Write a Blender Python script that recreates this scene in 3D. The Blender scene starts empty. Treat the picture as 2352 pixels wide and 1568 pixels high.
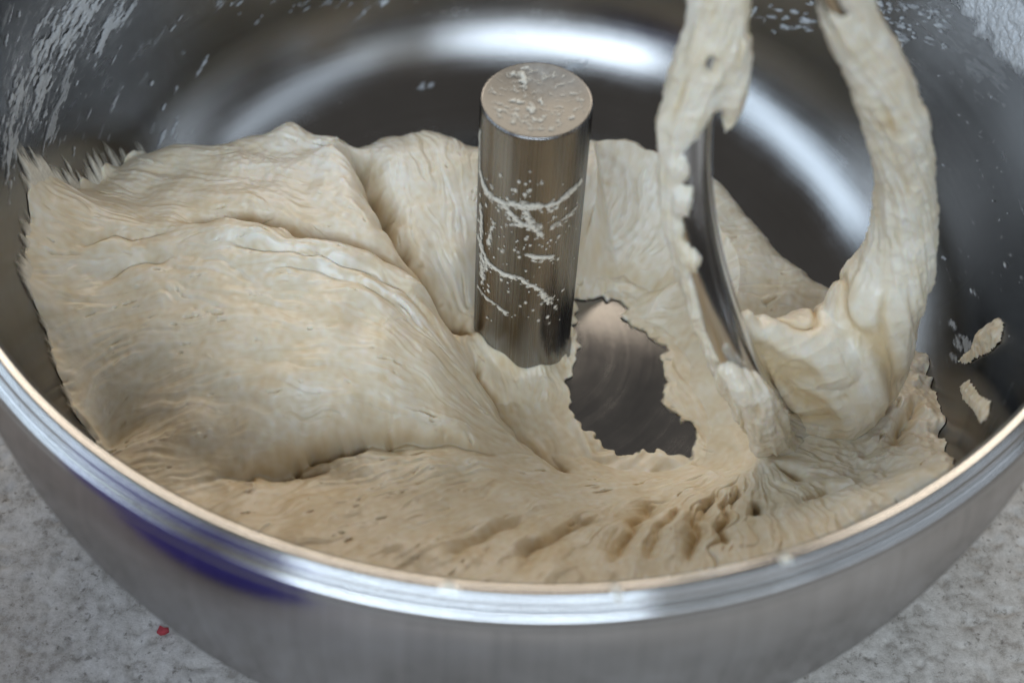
import bpy, math
import numpy as np
from mathutils import Vector, Matrix

rng = np.random.default_rng(11)
scene = bpy.context.scene
R_ = math.radians

# ------------------------------------------------------------------ camera
CAM = np.array([-0.01966, -0.42148, 0.51288])
YAW, PITCH, ROLL, FPX = 0.037325, 0.883574, 0.056262, 3671.12
FW = np.array([math.sin(YAW)*math.cos(PITCH), math.cos(YAW)*math.cos(PITCH), -math.sin(PITCH)])
_r = np.array([math.cos(YAW), -math.sin(YAW), 0.0]); _u = np.cross(_r, FW)
RT = math.cos(ROLL)*_r + math.sin(ROLL)*_u
UP = -math.sin(ROLL)*_r + math.cos(ROLL)*_u
cd = bpy.data.cameras.new('camera'); cam = bpy.data.objects.new('camera', cd)
scene.collection.objects.link(cam); scene.camera = cam
cam.matrix_world = Matrix(((RT[0], UP[0], -FW[0], CAM[0]), (RT[1], UP[1], -FW[1], CAM[1]),
                           (RT[2], UP[2], -FW[2], CAM[2]), (0, 0, 0, 1)))
cd.sensor_width = 36.0; cd.lens = FPX/2352*36.0
cd.clip_start = 0.01; cd.clip_end = 100
cd.dof.use_dof = True; cd.dof.focus_distance = 0.617; cd.dof.aperture_fstop = 5.6

# ------------------------------------------------------------------ light
wd = bpy.data.worlds.new('World'); scene.world = wd; wd.use_nodes = True
bgn = wd.node_tree.nodes['Background']
bgn.inputs[0].default_value = (1.0, 0.96, 0.92, 1); bgn.inputs[1].default_value = 0.14

def area(name, loc, target, sx, sy, power, col):
    l = bpy.data.lights.new(name, 'AREA'); l.shape = 'RECTANGLE'; l.size = sx; l.size_y = sy
    l.energy = power; l.color = col
    o = bpy.data.objects.new(name, l); scene.collection.objects.link(o)
    o.location = loc
    o.rotation_euler = (Vector(target)-Vector(loc)).to_track_quat('-Z', 'Y').to_euler()
    return o
area('open_doorway_light', (-0.30, -2.2, 1.95), (0, 0, 0.05), 2.5, 0.55, 50, (0.70, 0.84, 1.0))
area('open_yard_light', (0.0, -2.5, 2.30), (0, 0, 0.05), 5.2, 1.1, 32, (0.74, 0.87, 1.0))
area('left_opening_light', (-2.4, -0.35, 1.75), (0, 0, 0.05), 2.9, 0.6, 30, (0.66, 0.82, 1.0))
area('right_opening_light', (2.3, -0.9, 2.0), (0, 0, 0.05), 2.2, 0.6, 8, (0.70, 0.84, 1.0))
area('back_room_light', (0.1, 2.4, 1.82), (0, 0, 0.05), 2.4, 0.75, 42, (1.0, 0.86, 0.70))
vs = scene.view_settings
vs.view_transform = 'Standard'; vs.look = 'None'; vs.exposure = -0.08; vs.gamma = 1.0
vs.use_curve_mapping = False
scene.cycles.max_bounces = 8

# ------------------------------------------------------------------ helpers
def ray(u, v):
    d = FW + (u-1176)/FPX*RT - (v-784)/FPX*UP
    return d/np.linalg.norm(d)
def on_z(u, v, z):
    d = ray(u, v); return CAM + d*((z-CAM[2])/d[2])
def on_y(u, v, y):
    d = ray(u, v); return CAM + d*((y-CAM[1])/d[1])

def link(o, parent=None):
    scene.collection.objects.link(o)
    if parent is not None: o.parent = parent
    return o
def empty(name, loc=(0, 0, 0)):
    o = bpy.data.objects.new(name, None); o.location = loc; o.empty_display_size = 0.02
    return link(o)
def tag(o, label=None, cat=None, group=None, kind=None):
    if label: o['label'] = label
    if cat: o['category'] = cat
    if group: o['group'] = group
    if kind: o['kind'] = kind
    return o
def mesh_np(name, verts, quads, mat, parent=None, smooth=True, attrs=None, uv=None):
    verts = np.asarray(verts, np.float32); quads = np.asarray(quads, np.int32)
    me = bpy.data.meshes.new(name)
    k = quads.shape[1]
    me.vertices.add(len(verts)); me.vertices.foreach_set('co', verts.ravel())
    me.loops.add(quads.size); me.loops.foreach_set('vertex_index', quads.ravel())
    me.polygons.add(len(quads))
    me.polygons.foreach_set('loop_start', np.arange(0, quads.size, k, dtype=np.int32))
    me.update(calc_edges=True)
    me.polygons.foreach_set('use_smooth', np.full(len(quads), smooth))
    for n, a in (attrs or {}).items():
        at = me.attributes.new(n, 'FLOAT', 'POINT'); at.data.foreach_set('value', np.asarray(a, np.float32))
    if uv is not None:
        l = me.uv_layers.new(name='UVMap'); l.data.foreach_set('uv', np.asarray(uv, np.float32)[quads.ravel()].ravel())
    me.materials.append(mat); me.validate()
    return link(bpy.data.objects.new(name, me), parent)
def grid_quads(nu, nv, wrap_u=False):
    i = np.arange(nu if wrap_u else nu-1)[:, None]; j = np.arange(nv-1)[None]
    i2 = (i+1) % nu
    return np.stack([i*nv+j, i2*nv+j, i2*nv+j+1, i*nv+j+1], -1).reshape(-1, 4)
def compact(verts, quads, *extra):
    used = np.zeros(len(verts), bool); used[quads.ravel()] = True
    idx = np.cumsum(used)-1
    return (verts[used], idx[quads]) + tuple(e[used] for e in extra)

# gradient noise (3d, vectorised)
_perm = rng.permutation(256); _perm = np.concatenate([_perm, _perm, _perm])
_g = rng.normal(size=(256, 3)); _g /= np.linalg.norm(_g, axis=1)[:, None]
def pnoise(p):
    p = np.asarray(p, float); i = np.floor(p).astype(int); f = p-i; i &= 255
    w = f*f*f*(f*(f*6-15)+10); out = 0
    for a in (0, 1):
        for b in (0, 1):
            for c in (0, 1):
                h = _perm[_perm[_perm[i[..., 0]+a]+i[..., 1]+b]+i[..., 2]+c]
                g = _g[h]
                d = g[..., 0]*(f[..., 0]-a)+g[..., 1]*(f[..., 1]-b)+g[..., 2]*(f[..., 2]-c)
                wt = (w[..., 0] if a else 1-w[..., 0])*(w[..., 1] if b else 1-w[..., 1])*(w[..., 2] if c else 1-w[..., 2])
                out = out+d*wt
    return out*1.6
def fbm(p, oct=4, gain=0.5):
    a, s, o = 1.0, 0.0, 0.0
    p = np.asarray(p, float)
    for k in range(oct):
        o = o+a*pnoise(p*2**k+17.3*k); s += a; a *= gain
    return o/s
def sstep(a, b, x):
    t = np.clip((x-a)/(b-a), 0, 1); return t*t*(3-2*t)

# ------------------------------------------------------------------ materials
def new_mat(name):
    m = bpy.data.materials.new(name); m.use_nodes = True
    nt = m.node_tree; b = nt.nodes['Principled BSDF']
    return m, nt, b
def N(nt, t, **kw):
    n = nt.nodes.new(t)
    for k, v in kw.items(): setattr(n, k, v)
    return n
def ramp(nt, src, stops):
    r = N(nt, 'ShaderNodeValToRGB'); els = r.color_ramp.elements
    while len(els) < len(stops): els.new(0.5)
    for e, (p, c) in zip(els, stops):
        e.position = p; e.color = c if len(c) == 4 else (*c, 1)
    nt.links.new(src, r.inputs[0]); return r
def noise_node(nt, vec, scale, detail=4, rough=0.55):
    n = N(nt, 'ShaderNodeTexNoise'); n.inputs['Scale'].default_value = scale
    n.inputs['Detail'].default_value = detail; n.inputs['Roughness'].default_value = rough
    if vec is not None: nt.links.new(vec, n.inputs['Vector'])
    return n

def steel_mat(name, base, rough, su, sv, brush=0.12, dark=0.8, aniso=0.3):
    """brushed steel: fine streaks stretched along one uv axis, worn patches, faint scuffs"""
    m, nt, b = new_mat(name); L = nt.links.new
    g = N(nt, 'ShaderNodeBsdfAnisotropic', distribution='BECKMANN'); g.inputs['Anisotropy'].default_value = aniso
    nt.nodes.remove(b); L(g.outputs[0], nt.nodes['Material Output'].inputs['Surface'])
    uv = N(nt, 'ShaderNodeUVMap'); uv.uv_map = 'UVMap'
    mp = N(nt, 'ShaderNodeMapping'); mp.inputs['Scale'].default_value = (su, sv, 1); L(uv.outputs[0], mp.inputs[0])
    n1 = noise_node(nt, mp.outputs[0], 1.0, 6, 0.7)
    tc = N(nt, 'ShaderNodeTexCoord')
    n2 = noise_node(nt, tc.outputs['Object'], 22, 5, 0.6)
    rm = N(nt, 'ShaderNodeMapRange'); rm.inputs['From Min'].default_value = .3; rm.inputs['From Max'].default_value = .7
    rm.inputs['To Min'].default_value = rough-brush/2; rm.inputs['To Max'].default_value = rough+brush/2
    L(n1.outputs[0], rm.inputs[0])
    ad = N(nt, 'ShaderNodeMath', operation='MULTIPLY_ADD'); L(n2.outputs[0], ad.inputs[0]); ad.inputs[1].default_value = 0.14
    L(rm.outputs[0], ad.inputs[2])
    sb = N(nt, 'ShaderNodeMath', operation='SUBTRACT'); L(ad.outputs[0], sb.inputs[0]); sb.inputs[1].default_value = 0.07
    L(sb.outputs[0], g.inputs['Roughness'])
    cr = ramp(nt, n1.outputs[0], [(0.34, tuple(x*dark for x in base)), (0.62, base)])
    c2 = ramp(nt, n2.outputs[0], [(0.3, (0.86, 0.85, 0.84)), (0.65, (1, 1, 1))])
    mx = N(nt, 'ShaderNodeMix', data_type='RGBA', blend_type='MULTIPLY'); mx.inputs[0].default_value = 1.0
    L(cr.outputs[0], mx.inputs[6]); L(c2.outputs[0], mx.inputs[7]); L(mx.outputs[2], g.inputs['Color'])
    bp = N(nt, 'ShaderNodeBump'); bp.inputs['Strength'].default_value = 0.10; bp.inputs['Distance'].default_value = 0.0004
    L(n1.outputs[0], bp.inputs['Height']); L(bp.outputs[0], g.inputs['Normal'])
    return m

def dough_mat(name, fade=False):
    m, nt, b = new_mat(name); L = nt.links.new
    if fade:
        ac = N(nt, 'ShaderNodeAttribute'); ac.attribute_name = 'cover'; L(ac.outputs['Fac'], b.inputs['Alpha'])
    at = N(nt, 'ShaderNodeAttribute'); at.attribute_name = 'pale'
    tc = N(nt, 'ShaderNodeTexCoord')
    n2 = noise_node(nt, tc.outputs['Object'], 60, 4, 0.6)
    ad = N(nt, 'ShaderNodeMath', operation='MULTIPLY_ADD'); L(n2.outputs[0], ad.inputs[0]); ad.inputs[1].default_value = 0.5
    L(at.outputs['Fac'], ad.inputs[2])
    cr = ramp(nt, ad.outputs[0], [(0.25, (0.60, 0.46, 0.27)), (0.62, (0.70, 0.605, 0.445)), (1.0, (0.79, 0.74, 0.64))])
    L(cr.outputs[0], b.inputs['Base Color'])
    b.inputs['Roughness'].default_value = 0.40
    b.inputs['Specular IOR Level'].default_value = 0.48
    b.inputs['Subsurface Weight'].default_value = 0.35
    b.inputs['Subsurface Radius'].default_value = (1.0, 0.62, 0.30)
    b.inputs['Subsurface Scale'].default_value = 0.0035
    n1 = noise_node(nt, tc.outputs['Object'], 900, 3, 0.6)
    bp = N(nt, 'ShaderNodeBump'); bp.inputs['Strength'].default_value = 0.12; bp.inputs['Distance'].default_value = 0.0006
    L(n1.outputs[0], bp.inputs['Height']); L(bp.outputs[0], b.inputs['Normal'])
    return m

def film_mat(name, tint):
    """thin dough smear: clear where it is thin (attribute 'thick'), opaque where thick"""
    m, nt, b = new_mat(name); L = nt.links.new
    at = N(nt, 'ShaderNodeAttribute'); at.attribute_name = 'thick'
    tc = N(nt, 'ShaderNodeTexCoord'); n1 = noise_node(nt, tc.outputs['Object'], 700, 4, 0.65)
    cr = ramp(nt, n1.outputs[0], [(0.3, tuple(0.78*x for x in tint)), (0.7, tint)])
    L(cr.outputs[0], b.inputs['Base Color'])
    b.inputs['Roughness'].default_value = 0.55
    L(at.outputs['Fac'], b.inputs['Alpha'])
    bp = N(nt, 'ShaderNodeBump'); bp.inputs['Strength'].default_value = 0.4; bp.inputs['Distance'].default_value = 0.0006
    L(n1.outputs[0], bp.inputs['Height']); L(bp.outputs[0], b.inputs['Normal'])
    return m

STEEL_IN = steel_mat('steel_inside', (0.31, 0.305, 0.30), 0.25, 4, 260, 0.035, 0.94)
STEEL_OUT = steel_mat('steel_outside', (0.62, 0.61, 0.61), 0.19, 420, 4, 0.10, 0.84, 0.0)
STEEL_RIM = steel_mat('steel_rim', (0.66, 0.655, 0.65), 0.16, 6, 60, 0.05)
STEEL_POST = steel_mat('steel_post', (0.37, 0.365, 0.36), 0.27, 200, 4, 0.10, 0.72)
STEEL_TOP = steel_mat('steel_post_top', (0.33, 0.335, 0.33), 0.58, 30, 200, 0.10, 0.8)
STEEL_HOOK = steel_mat('steel_hook', (0.80, 0.80, 0.81), 0.18, 60, 6, 0.06)
DOUGH = dough_mat('dough'); DOUGH_THIN = dough_mat('dough_thinning', True)
FILM = film_mat('dough_film', (0.80, 0.745, 0.63)); FILM_GREY = film_mat('dough_film_skylit', (0.62, 0.64, 0.655))  # grey film: bluish cast of sky light painted into its tint

# ------------------------------------------------------------------ ground
GZ = -0.036
m, nt, b = new_mat('concrete'); L = nt.links.new
tc = N(nt, 'ShaderNodeTexCoord')
n1 = noise_node(nt, tc.outputs['Object'], 9, 5, 0.6); n2 = noise_node(nt, tc.outputs['Object'], 150, 9, 0.78)
vo = N(nt, 'ShaderNodeTexVoronoi'); vo.inputs['Scale'].default_value = 260; L(tc.outputs['Object'], vo.inputs['Vector'])
n4 = noise_node(nt, tc.outputs['Object'], 330, 3, 0.6)
c1 = ramp(nt, n2.outputs[0], [(0.38, (0.36, 0.325, 0.285)), (0.5, (0.56, 0.52, 0.47)), (0.64, (0.70, 0.66, 0.61))])
mx = N(nt, 'ShaderNodeMix', data_type='RGBA', blend_type='MULTIPLY'); mx.inputs[0].default_value = 0.8
c2 = ramp(nt, n1.outputs[0], [(0.3, (0.72, 0.71, 0.69)), (0.7, (1, 1, 1))])
L(c1.outputs[0], mx.inputs[6]); L(c2.outputs[0], mx.inputs[7])
pit = ramp(nt, n4.outputs[0], [(0.30, (0.4, 0.38, 0.36)), (0.40, (1, 1, 1))])
mx2 = N(nt, 'ShaderNodeMix', data_type='RGBA', blend_type='MULTIPLY'); mx2.inputs[0].default_value = 0.8
L(mx.outputs[2], mx2.inputs[6]); L(pit.outputs[0], mx2.inputs[7])
gl = ramp(nt, vo.outputs['Color'], [(0.86, (0, 0, 0)), (0.93, (1, 1, 1))])
mx3 = N(nt, 'ShaderNodeMix', data_type='RGBA'); L(gl.outputs[0], mx3.inputs[0]); L(mx2.outputs[2], mx3.inputs[6]); mx3.inputs[7].default_value = (0.46, 0.46, 0.47, 1)
L(mx2.outputs[2], b.inputs['Base Color']); b.inputs['Roughness'].default_value = 0.85
bp = N(nt, 'ShaderNodeBump'); bp.inputs['Strength'].default_value = 0.6; bp.inputs['Distance'].default_value = 0.002
L(n2.outputs[0], bp.inputs['Height']); L(bp.outputs[0], b.inputs['Normal'])
CONC = m
a = np.concatenate([np.linspace(-3, -0.32, 24), np.linspace(-0.315, 0.315, 420), np.linspace(0.32, 3, 24)])
X, Y = np.meshgrid(a, a, indexing='ij')
p3 = np.stack([X, Y, 0*X], -1)
near = sstep(0.5, 0.3, np.maximum(abs(X), abs(Y)))
zz = GZ + near*(0.0011*fbm(p3*70, 4, 0.6) - 0.0016*sstep(0.25, 0.55, pnoise(p3*190+5)))
g = mesh_np('ground', np.stack([X, Y, zz], -1).reshape(-1, 3), grid_quads(len(a), len(a)), CONC)
tag(g, 'rough grey concrete slab under the bowl', 'ground', kind='structure')

# ------------------------------------------------------------------ bowl
BX = -0.003                       # bowl axis; the post stands at the origin
RW, RIMZ = 0.1990, 0.136           # wall radius, height where the rim bead starts
LEAN, ZF, ZT = R_(12.5), -0.004, 0.049    # lean of the wall, floor level, height where the turn ends
RT_ = RW-(RIMZ-ZT)*math.tan(LEAN); RHO = (ZT-ZF)/(1-math.sin(LEAN)); RF = RT_-RHO*math.cos(LEAN)
def inner_profile():
    pts = []
    for r in np.linspace(0.0, RF, 60): pts.append((r, ZF*sstep(0.02, RF*0.85, r)))
    for t in np.linspace(0, 1, 100)[1:]:
        an = t*(math.pi/2-LEAN)
        pts.append((RF+RHO*math.sin(an), ZF+RHO*(1-math.cos(an))))
    for z in np.linspace(ZT, RIMZ, 60)[1:]: pts.append((RT_+(z-ZT)*math.tan(LEAN), z))
    return np.array(pts)
PROF = inner_profile()
ARC = np.concatenate([[0], np.cumsum(np.hypot(*np.diff(PROF, axis=0).T))])
def bowl_h(r):
    """height of the inner surface over radius r (wall: very high)"""
    return np.interp(r, PROF[:, 0], PROF[:, 1], right=0.3)
def bowl_pt(th, s, off=0.0):
    r = np.interp(s, ARC, PROF[:, 0]); z = np.interp(s, ARC, PROF[:, 1])
    e = 0.0006
    dr = np.interp(s+e, ARC, PROF[:, 0])-np.interp(s-e, ARC, PROF[:, 0]); dz = np.interp(s+e, ARC, PROF[:, 1])-np.interp(s-e, ARC, PROF[:, 1])
    l = np.hypot(dr, dz)+1e-12
    r = r-off*dz/l; z = z+off*dr/l
    return np.stack([BX+r*np.cos(th), r*np.sin(th), z], -1)
def on_bowl(u, v):
    """point of the bowl's inner surface seen at a pixel -> (theta, arc, xyz)"""
    d = ray(u, v); t = np.linspace(0.38, 1.1, 6000); p = CAM+d*t[:, None]
    r = np.hypot(p[:, 0]-BX, p[:, 1]); z = p[:, 2]
    rw = np.interp(z, PROF[59:, 1], PROF[59:, 0])
    ins = (r < rw) & (z > bowl_h(np.minimum(r, RF))) & (z < RIMZ+0.2)
    back = p[:, 1] > -0.19
    k = np.where(ins)[0]
    k = k[-1] if len(k) else len(t)-1
    q = p[k]; rr = math.hypot(q[0]-BX, q[1])
    th = math.atan2(q[1], q[0]-BX)
    j = np.argmin((PROF[:, 0]-rr)**2+(PROF[:, 1]-q[2])**2)
    return th, ARC[j], q

bowl = empty('mixing_bowl', (BX, 0, GZ))
tag(bowl, 'large stainless steel mixing bowl with rolled rim standing on concrete', 'mixing bowl')
def lathe(name, prof, mat, parent, nth=360, off=(0, 0, 0), closed=False):
    prof = np.asarray(prof, float)
    if closed: prof = np.vstack([prof, prof[:1]])
    th = np.linspace(0, 2*math.pi, nth+1)
    arc = np.concatenate([[0], np.cumsum(np.hypot(*np.diff(prof, axis=0).T))])
    T, S = np.meshgrid(th, np.arange(len(prof)), indexing='ij')
    v = np.stack([prof[S, 0]*np.cos(T)+off[0], prof[S, 0]*np.sin(T)+off[1], prof[S, 1]+off[2]], -1).reshape(-1, 3)
    uv = np.stack([T/(2*math.pi), arc[S]], -1).reshape(-1, 2)
    return mesh_np(name, v, grid_quads(nth+1, len(prof)), mat, parent, uv=uv)
LO = (0, 0, -GZ)
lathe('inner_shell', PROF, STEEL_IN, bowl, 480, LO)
op = []
Rb, z0, ZO = 0.146, -0.028, 0.124
RO = RW+0.0092
for r in np.linspace(0.02, Rb-0.012, 12): op.append((r, GZ+0.0005))
op += [(Rb-0.010, GZ+0.0006), (Rb-0.0085, GZ+0.0022), (Rb-0.008, z0-0.001)]
for t in np.linspace(0, 1, 90):
    an = t*math.pi/2
    ze = ZO-(ZO-z0)*math.cos(an); op.append((Rb-0.006+(RO-Rb+0.006)*math.sin(an)-0.0084*max(0, (ze-RIMZ+.041)/.038)**2, ze))
for z in np.linspace(ZO, RIMZ-0.003, 40)[1:]: op.append((RO-0.0084*max(0, (z-RIMZ+.041)/.038)**2, z))
lathe('outer_shell', op, STEEL_OUT, bowl, 480, LO)
# rolled rim: a flat lip leaning out and a bead beneath it
rp = []
for an in np.linspace(200, -70, 26): rp.append((RW+0.0026+0.0030*math.cos(R_(an)), RIMZ+0.0008+0.0026*math.sin(R_(an))))
for an in np.linspace(75, -95, 26): rp.append((RW+0.0058+0.0034*math.cos(R_(an)), RIMZ-0.0052+0.0037*math.sin(R_(an))))
rp.append((RW+0.0022, RIMZ-0.0085)); rp.append((RW+0.0012, RIMZ-0.004)); rp.append((RW-0.0002, RIMZ-0.0006))
lathe('rolled_rim', rp, STEEL_RIM, bowl, 480, LO, closed=True)
# centre post with a dished top
PR, PH = 0.0200, 0.1332
pp = [(PR+0.0035, -0.002), (PR+0.0016, 0.0006), (PR+0.0004, 0.0022), (PR, 0.004)]
for z in np.linspace(0.01, PH-0.0012, 14): pp.append((PR, z))
pp += [(PR, PH-0.0009), (PR-0.00008, PH-0.00055), (PR-0.0003, PH-0.0002), (PR-0.0006, PH-0.00004), (PR-0.0008, PH)]
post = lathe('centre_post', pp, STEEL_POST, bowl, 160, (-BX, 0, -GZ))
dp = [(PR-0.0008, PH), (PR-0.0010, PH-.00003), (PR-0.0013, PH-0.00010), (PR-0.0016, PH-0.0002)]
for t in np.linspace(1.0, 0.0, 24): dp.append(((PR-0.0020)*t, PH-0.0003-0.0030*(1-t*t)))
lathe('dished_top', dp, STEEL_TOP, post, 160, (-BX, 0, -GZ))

# ------------------------------------------------------------------ dough mass: one heap pressed round the post
cp = []                                       # control points (x, y, z)
def S(u, v, z): cp.append(tuple(on_z(u, v, z)))
for u, v in [(112, 405), (75, 480), (62, 640), (120, 800), (165, 930), (230, 1010), (250, 390), (340, 368)]:
    q = on_bowl(u, v)[2]; cp.append(tuple(q))
for deg, z in [(-142, 0.046), (-130, 0.052), (-115, 0.058), (-100, 0.062), (-85, 0.062), (-70, 0.060), (-57, 0.052), (-48, 0.030), (-40, -0.01)]:
    cp.append((0.197*math.cos(R_(deg)), 0.197*math.sin(R_(deg)), z))
for a_ in [  # big left lobe
    (500, 575, .060), (300, 560, .056), (200, 660, .053), (260, 850, .044), (620, 650, .0625), (720, 740, .0610), (850, 705, .0560),
    (950, 775, .0490), (1020, 825, .0385), (1060, 880, .028), (1092, 930, .018), (500, 880, .0540), (700, 900, .0560), (850, 900, .050),
    (1000, 950, .037), (1110, 995, .021), (400, 1000, .0450), (600, 1000, .048), (760, 985, .046), (330, 720, .054), (1190, 1040, .007),
    # front sweep
    (480, 1120, .040), (700, 1080, .038), (870, 1030, .036), (500, 1170, .045), (700, 1150, .044), (900, 1120, .042), (1000, 1200, .047),
    (1100, 1060, .027), (1200, 1150, .030), (1200, 1290, .053), (1350, 1110, .013), (1400, 1250, .042), (1500, 1130, .016), (1600, 1090, .015),
    (1600, 1250, .046), (1740, 1035, .019), (1790, 1005, .021), (1850, 1003, .024), (1930, 1005, .026), (2000, 1000, .026), (1760, 1150, .035), (1900, 1060, .026), (1900, 1180, .047), (2050, 1090, .040), (2110, 1000, .034),
    (2140, 940, .030), (2100, 870, .026), (2150, 1010, .034), (1250, 1080, .010), (1420, 1090, .006),
    # right flat
    (1900, 655, .021), (1800, 625, .024), (1700, 560, .029), (1620, 480, .034), (1600, 700, .018), (1750, 760, .013), (1600, 850, .001),
    (1650, 960, .002), (1700, 900, .008), (1500, 650, .026), (1400, 665, .018), (1850, 740, .015), (1950, 800, .014), (1680, 1030, .008),
    (1560, 760, .004), (1480, 715, .010), (1570, 900, -.004), (1620, 1010, -.004),
    # behind the post
    (1430, 328, .036), (1550, 372, .037), (1400, 450, .040), (1500, 500, .037), (1370, 550, .034), (1350, 640, .024), (1450, 600, .031),
    (1000, 312, .038), (900, 320, .036), (950, 450, .041), (1050, 450, .041), (1050, 600, .030), (1000, 590, .032), (1075, 700, .010),
    (1200, 400, .040), (1230, 330, .037),
    # second lobe
    (690, 292, .041), (600, 314, .039), (640, 300, .041), (760, 312, .041), (810, 340, .039), (700, 340, .046), (520, 338, .036), (440, 350, .032), (750, 385, .048), (850, 500, .045), (940, 600, .041), (600, 420, .053),
    (450, 430, .052), (300, 440, .047), (400, 380, .044), (180, 440, .045),
    # skirt at the post
    (1092, 750, .012), (1130, 800, .010), (1180, 846, .006), (1250, 868, .003), (1310, 850, .002), (1160, 900, .004), (1200, 950, .000),
    (1270, 930, .001), (1250, 1010, -.001), (1310, 1040, -.002)]: S(*a_)
for u, v in [(1340, 760), (1400, 760), (1480, 850), (1480, 950), (1420, 950), (1360, 900), (1540, 1030), (1440, 1010), (1370, 830), (1440, 880)]: S(u, v, -.022)
for u, v, z in [(1430, 328, .036), (1550, 372, .037), (1000, 312, .038), (900, 320, .036), (1230, 330, .037), (690, 292, .041), (600, 314, .039), (800, 335, .040), (520, 338, .036), (440, 350, .032), (1640, 430, .032), (1720, 520, .028), (1800, 600, .024), (1900, 655, .021)]:
    q = on_z(u, v, z); d = np.array([q[0], q[1]+0.01]); d /= np.linalg.norm(d)
    cp.append((q[0]+d[0]*.010, q[1]+d[1]*.010, z-.010)); cp.append((q[0]+d[0]*.022, q[1]+d[1]*.022, -.022)); cp.append((q[0]+d[0]*.045, q[1]+d[1]*.045, -.03))
q = on_z(2040, 760, .01); cp.append((q[0]+.012, q[1]+.012, -.012)); cp.append((q[0]+.03, q[1]+.03, -.02))
for u, v in [(2190, 840), (2205, 900), (2215, 960), (2222, 1020), (2215, 1060), (2190, 780)]:
    q = on_bowl(u, v)[2]; cp.append((q[0], q[1], q[2]-.012))
cp = np.array(cp)

def tps(xy, z, lam):
    n = len(xy); d = np.hypot(xy[:, None, 0]-xy[None, :, 0], xy[:, None, 1]-xy[None, :, 1])*20
    K = np.where(d > 0, d*d*np.log(d+1e-12), 0)+lam*np.eye(n)
    P = np.hstack([np.ones((n, 1)), xy]); A = np.block([[K, P], [P.T, np.zeros((3, 3))]])
    return np.linalg.solve(A, np.concatenate([z, np.zeros(3)]))
def tps_eval(w, xy, q):
    out = np.zeros(len(q)); n = len(xy)
    for a0 in range(0, len(q), 4000):
        c = q[a0:a0+4000]
        d = np.hypot(c[:, None, 0]-xy[None, :, 0], c[:, None, 1]-xy[None, :, 1])*20
        out[a0:a0+4000] = np.where(d > 0, d*d*np.log(d+1e-12), 0)@w[:n]+w[n]+c@w[n+1:]
    return out
NG = 1180; EXT = 0.2025
gx = np.linspace(-EXT, EXT, NG); CELL = gx[1]-gx[0]
nc = 240; gc = np.linspace(-EXT, EXT, nc)
wt = tps(cp[:, :2], cp[:, 2], 0.012)
XC, YC = np.meshgrid(gc, gc, indexing='ij')
HC = tps_eval(wt, cp[:, :2], np.stack([XC, YC], -1).reshape(-1, 2)).reshape(nc, nc)
def upsample(A, n):
    m_ = A.shape[0]; t = np.linspace(0, m_-1, n); i = np.clip(np.floor(t).astype(int), 0, m_-2); f = t-i
    def cub(B):
        i0 = np.clip(i-1, 0, m_-1); i3 = np.clip(i+2, 0, m_-1); ff = f[:, None]
        a0, a1, a2, a3 = B[i0], B[i], B[i+1], B[i3]
        return a1+0.5*ff*(a2-a0+ff*(2*a0-5*a1+4*a2-a3+ff*(3*(a1-a2)+a3-a0)))
    return cub(cub(A).T).T
H = upsample(HC, NG)
X, Y = np.meshgrid(gx, gx, indexing='ij')
RAD = np.hypot(X-BX, Y)
def samp(A, x, y):
    i = np.clip(np.rint((np.asarray(x)+EXT)/CELL).astype(int), 0, NG-1); j = np.clip(np.rint((np.asarray(y)+EXT)/CELL).astype(int), 0, NG-1)
    return A[i, j]
HB = H.copy()
def on_dough(u, v):
    d = ray(u, v); t = np.linspace(0.38, 0.95, 2400); p = CAM+d*t[:, None]
    hit = p[:, 2] < np.maximum(samp(HB, p[:, 0], p[:, 1]), -0.014)
    k = np.argmax(hit); return p[k]

# --- flow of the dough: strokes follow the pull of the fibres
strokes = [[(500, 580), (850, 640), (1000, 740), (1090, 880)], [(350, 620), (600, 680), (850, 720), (1000, 830), (1090, 930)],
    [(300, 780), (600, 770), (900, 830), (1060, 950)], [(280, 900), (600, 880), (900, 930), (1150, 1020)], [(330, 1000), (600, 960), (850, 985), (1100, 1015)],
    [(80, 640), (170, 630), (300, 600)], [(90, 500), (200, 560), (400, 560)], [(130, 780), (200, 740), (300, 720)], [(190, 930), (240, 860), (300, 820)],
    [(130, 380), (200, 450), (350, 500), (600, 530)], [(300, 430), (600, 440), (800, 530), (950, 640)], [(400, 370), (600, 380), (760, 430), (900, 560)],
    [(620, 305), (720, 330), (830, 420)], [(880, 330), (950, 500), (1050, 680)], [(980, 320), (1030, 500), (1068, 660)], [(1080, 330), (1082, 500), (1080, 650)],
    [(1400, 330), (1370, 500), (1345, 630)], [(1500, 350), (1450, 480), (1360, 620)], [(1620, 430), (1500, 550), (1380, 640)], [(1720, 530), (1560, 600), (1390, 650)],
    [(1900, 650), (1650, 640), (1400, 660)], [(1850, 720), (1600, 700), (1440, 690)], [(1750, 850), (1640, 800), (1500, 740)], [(1740, 1000), (1650, 900), (1560, 820)],
    [(500, 1200), (700, 1130), (1000, 1050), (1160, 1030)], [(650, 1260), (900, 1170), (1150, 1080), (1300, 1100)], [(900, 1300), (1100, 1200), (1300, 1130), (1500, 1120)],
    [(1180, 1310), (1310, 1210), (1450, 1150), (1700, 1060)], [(1400, 1310), (1490, 1180), (1720, 1050)], [(1590, 1290), (1630, 1160), (1735, 1050)],
    [(1760, 1260), (1740, 1150), (1742, 1060)], [(1920, 1220), (1810, 1130), (1745, 1055)], [(2070, 1130), (1900, 1070), (1760, 1040)],
    [(1120, 800), (1180, 950), (1290, 1060)], [(1250, 880), (1270, 1000), (1340, 1080)], [(1100, 760), (1130, 870), (1200, 1000)], [(1350, 1080), (1450, 1075), (1600, 1060)],
    [(2140, 850), (2110, 1000), (1980, 1090)]]
fp, fd = [], []
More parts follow.
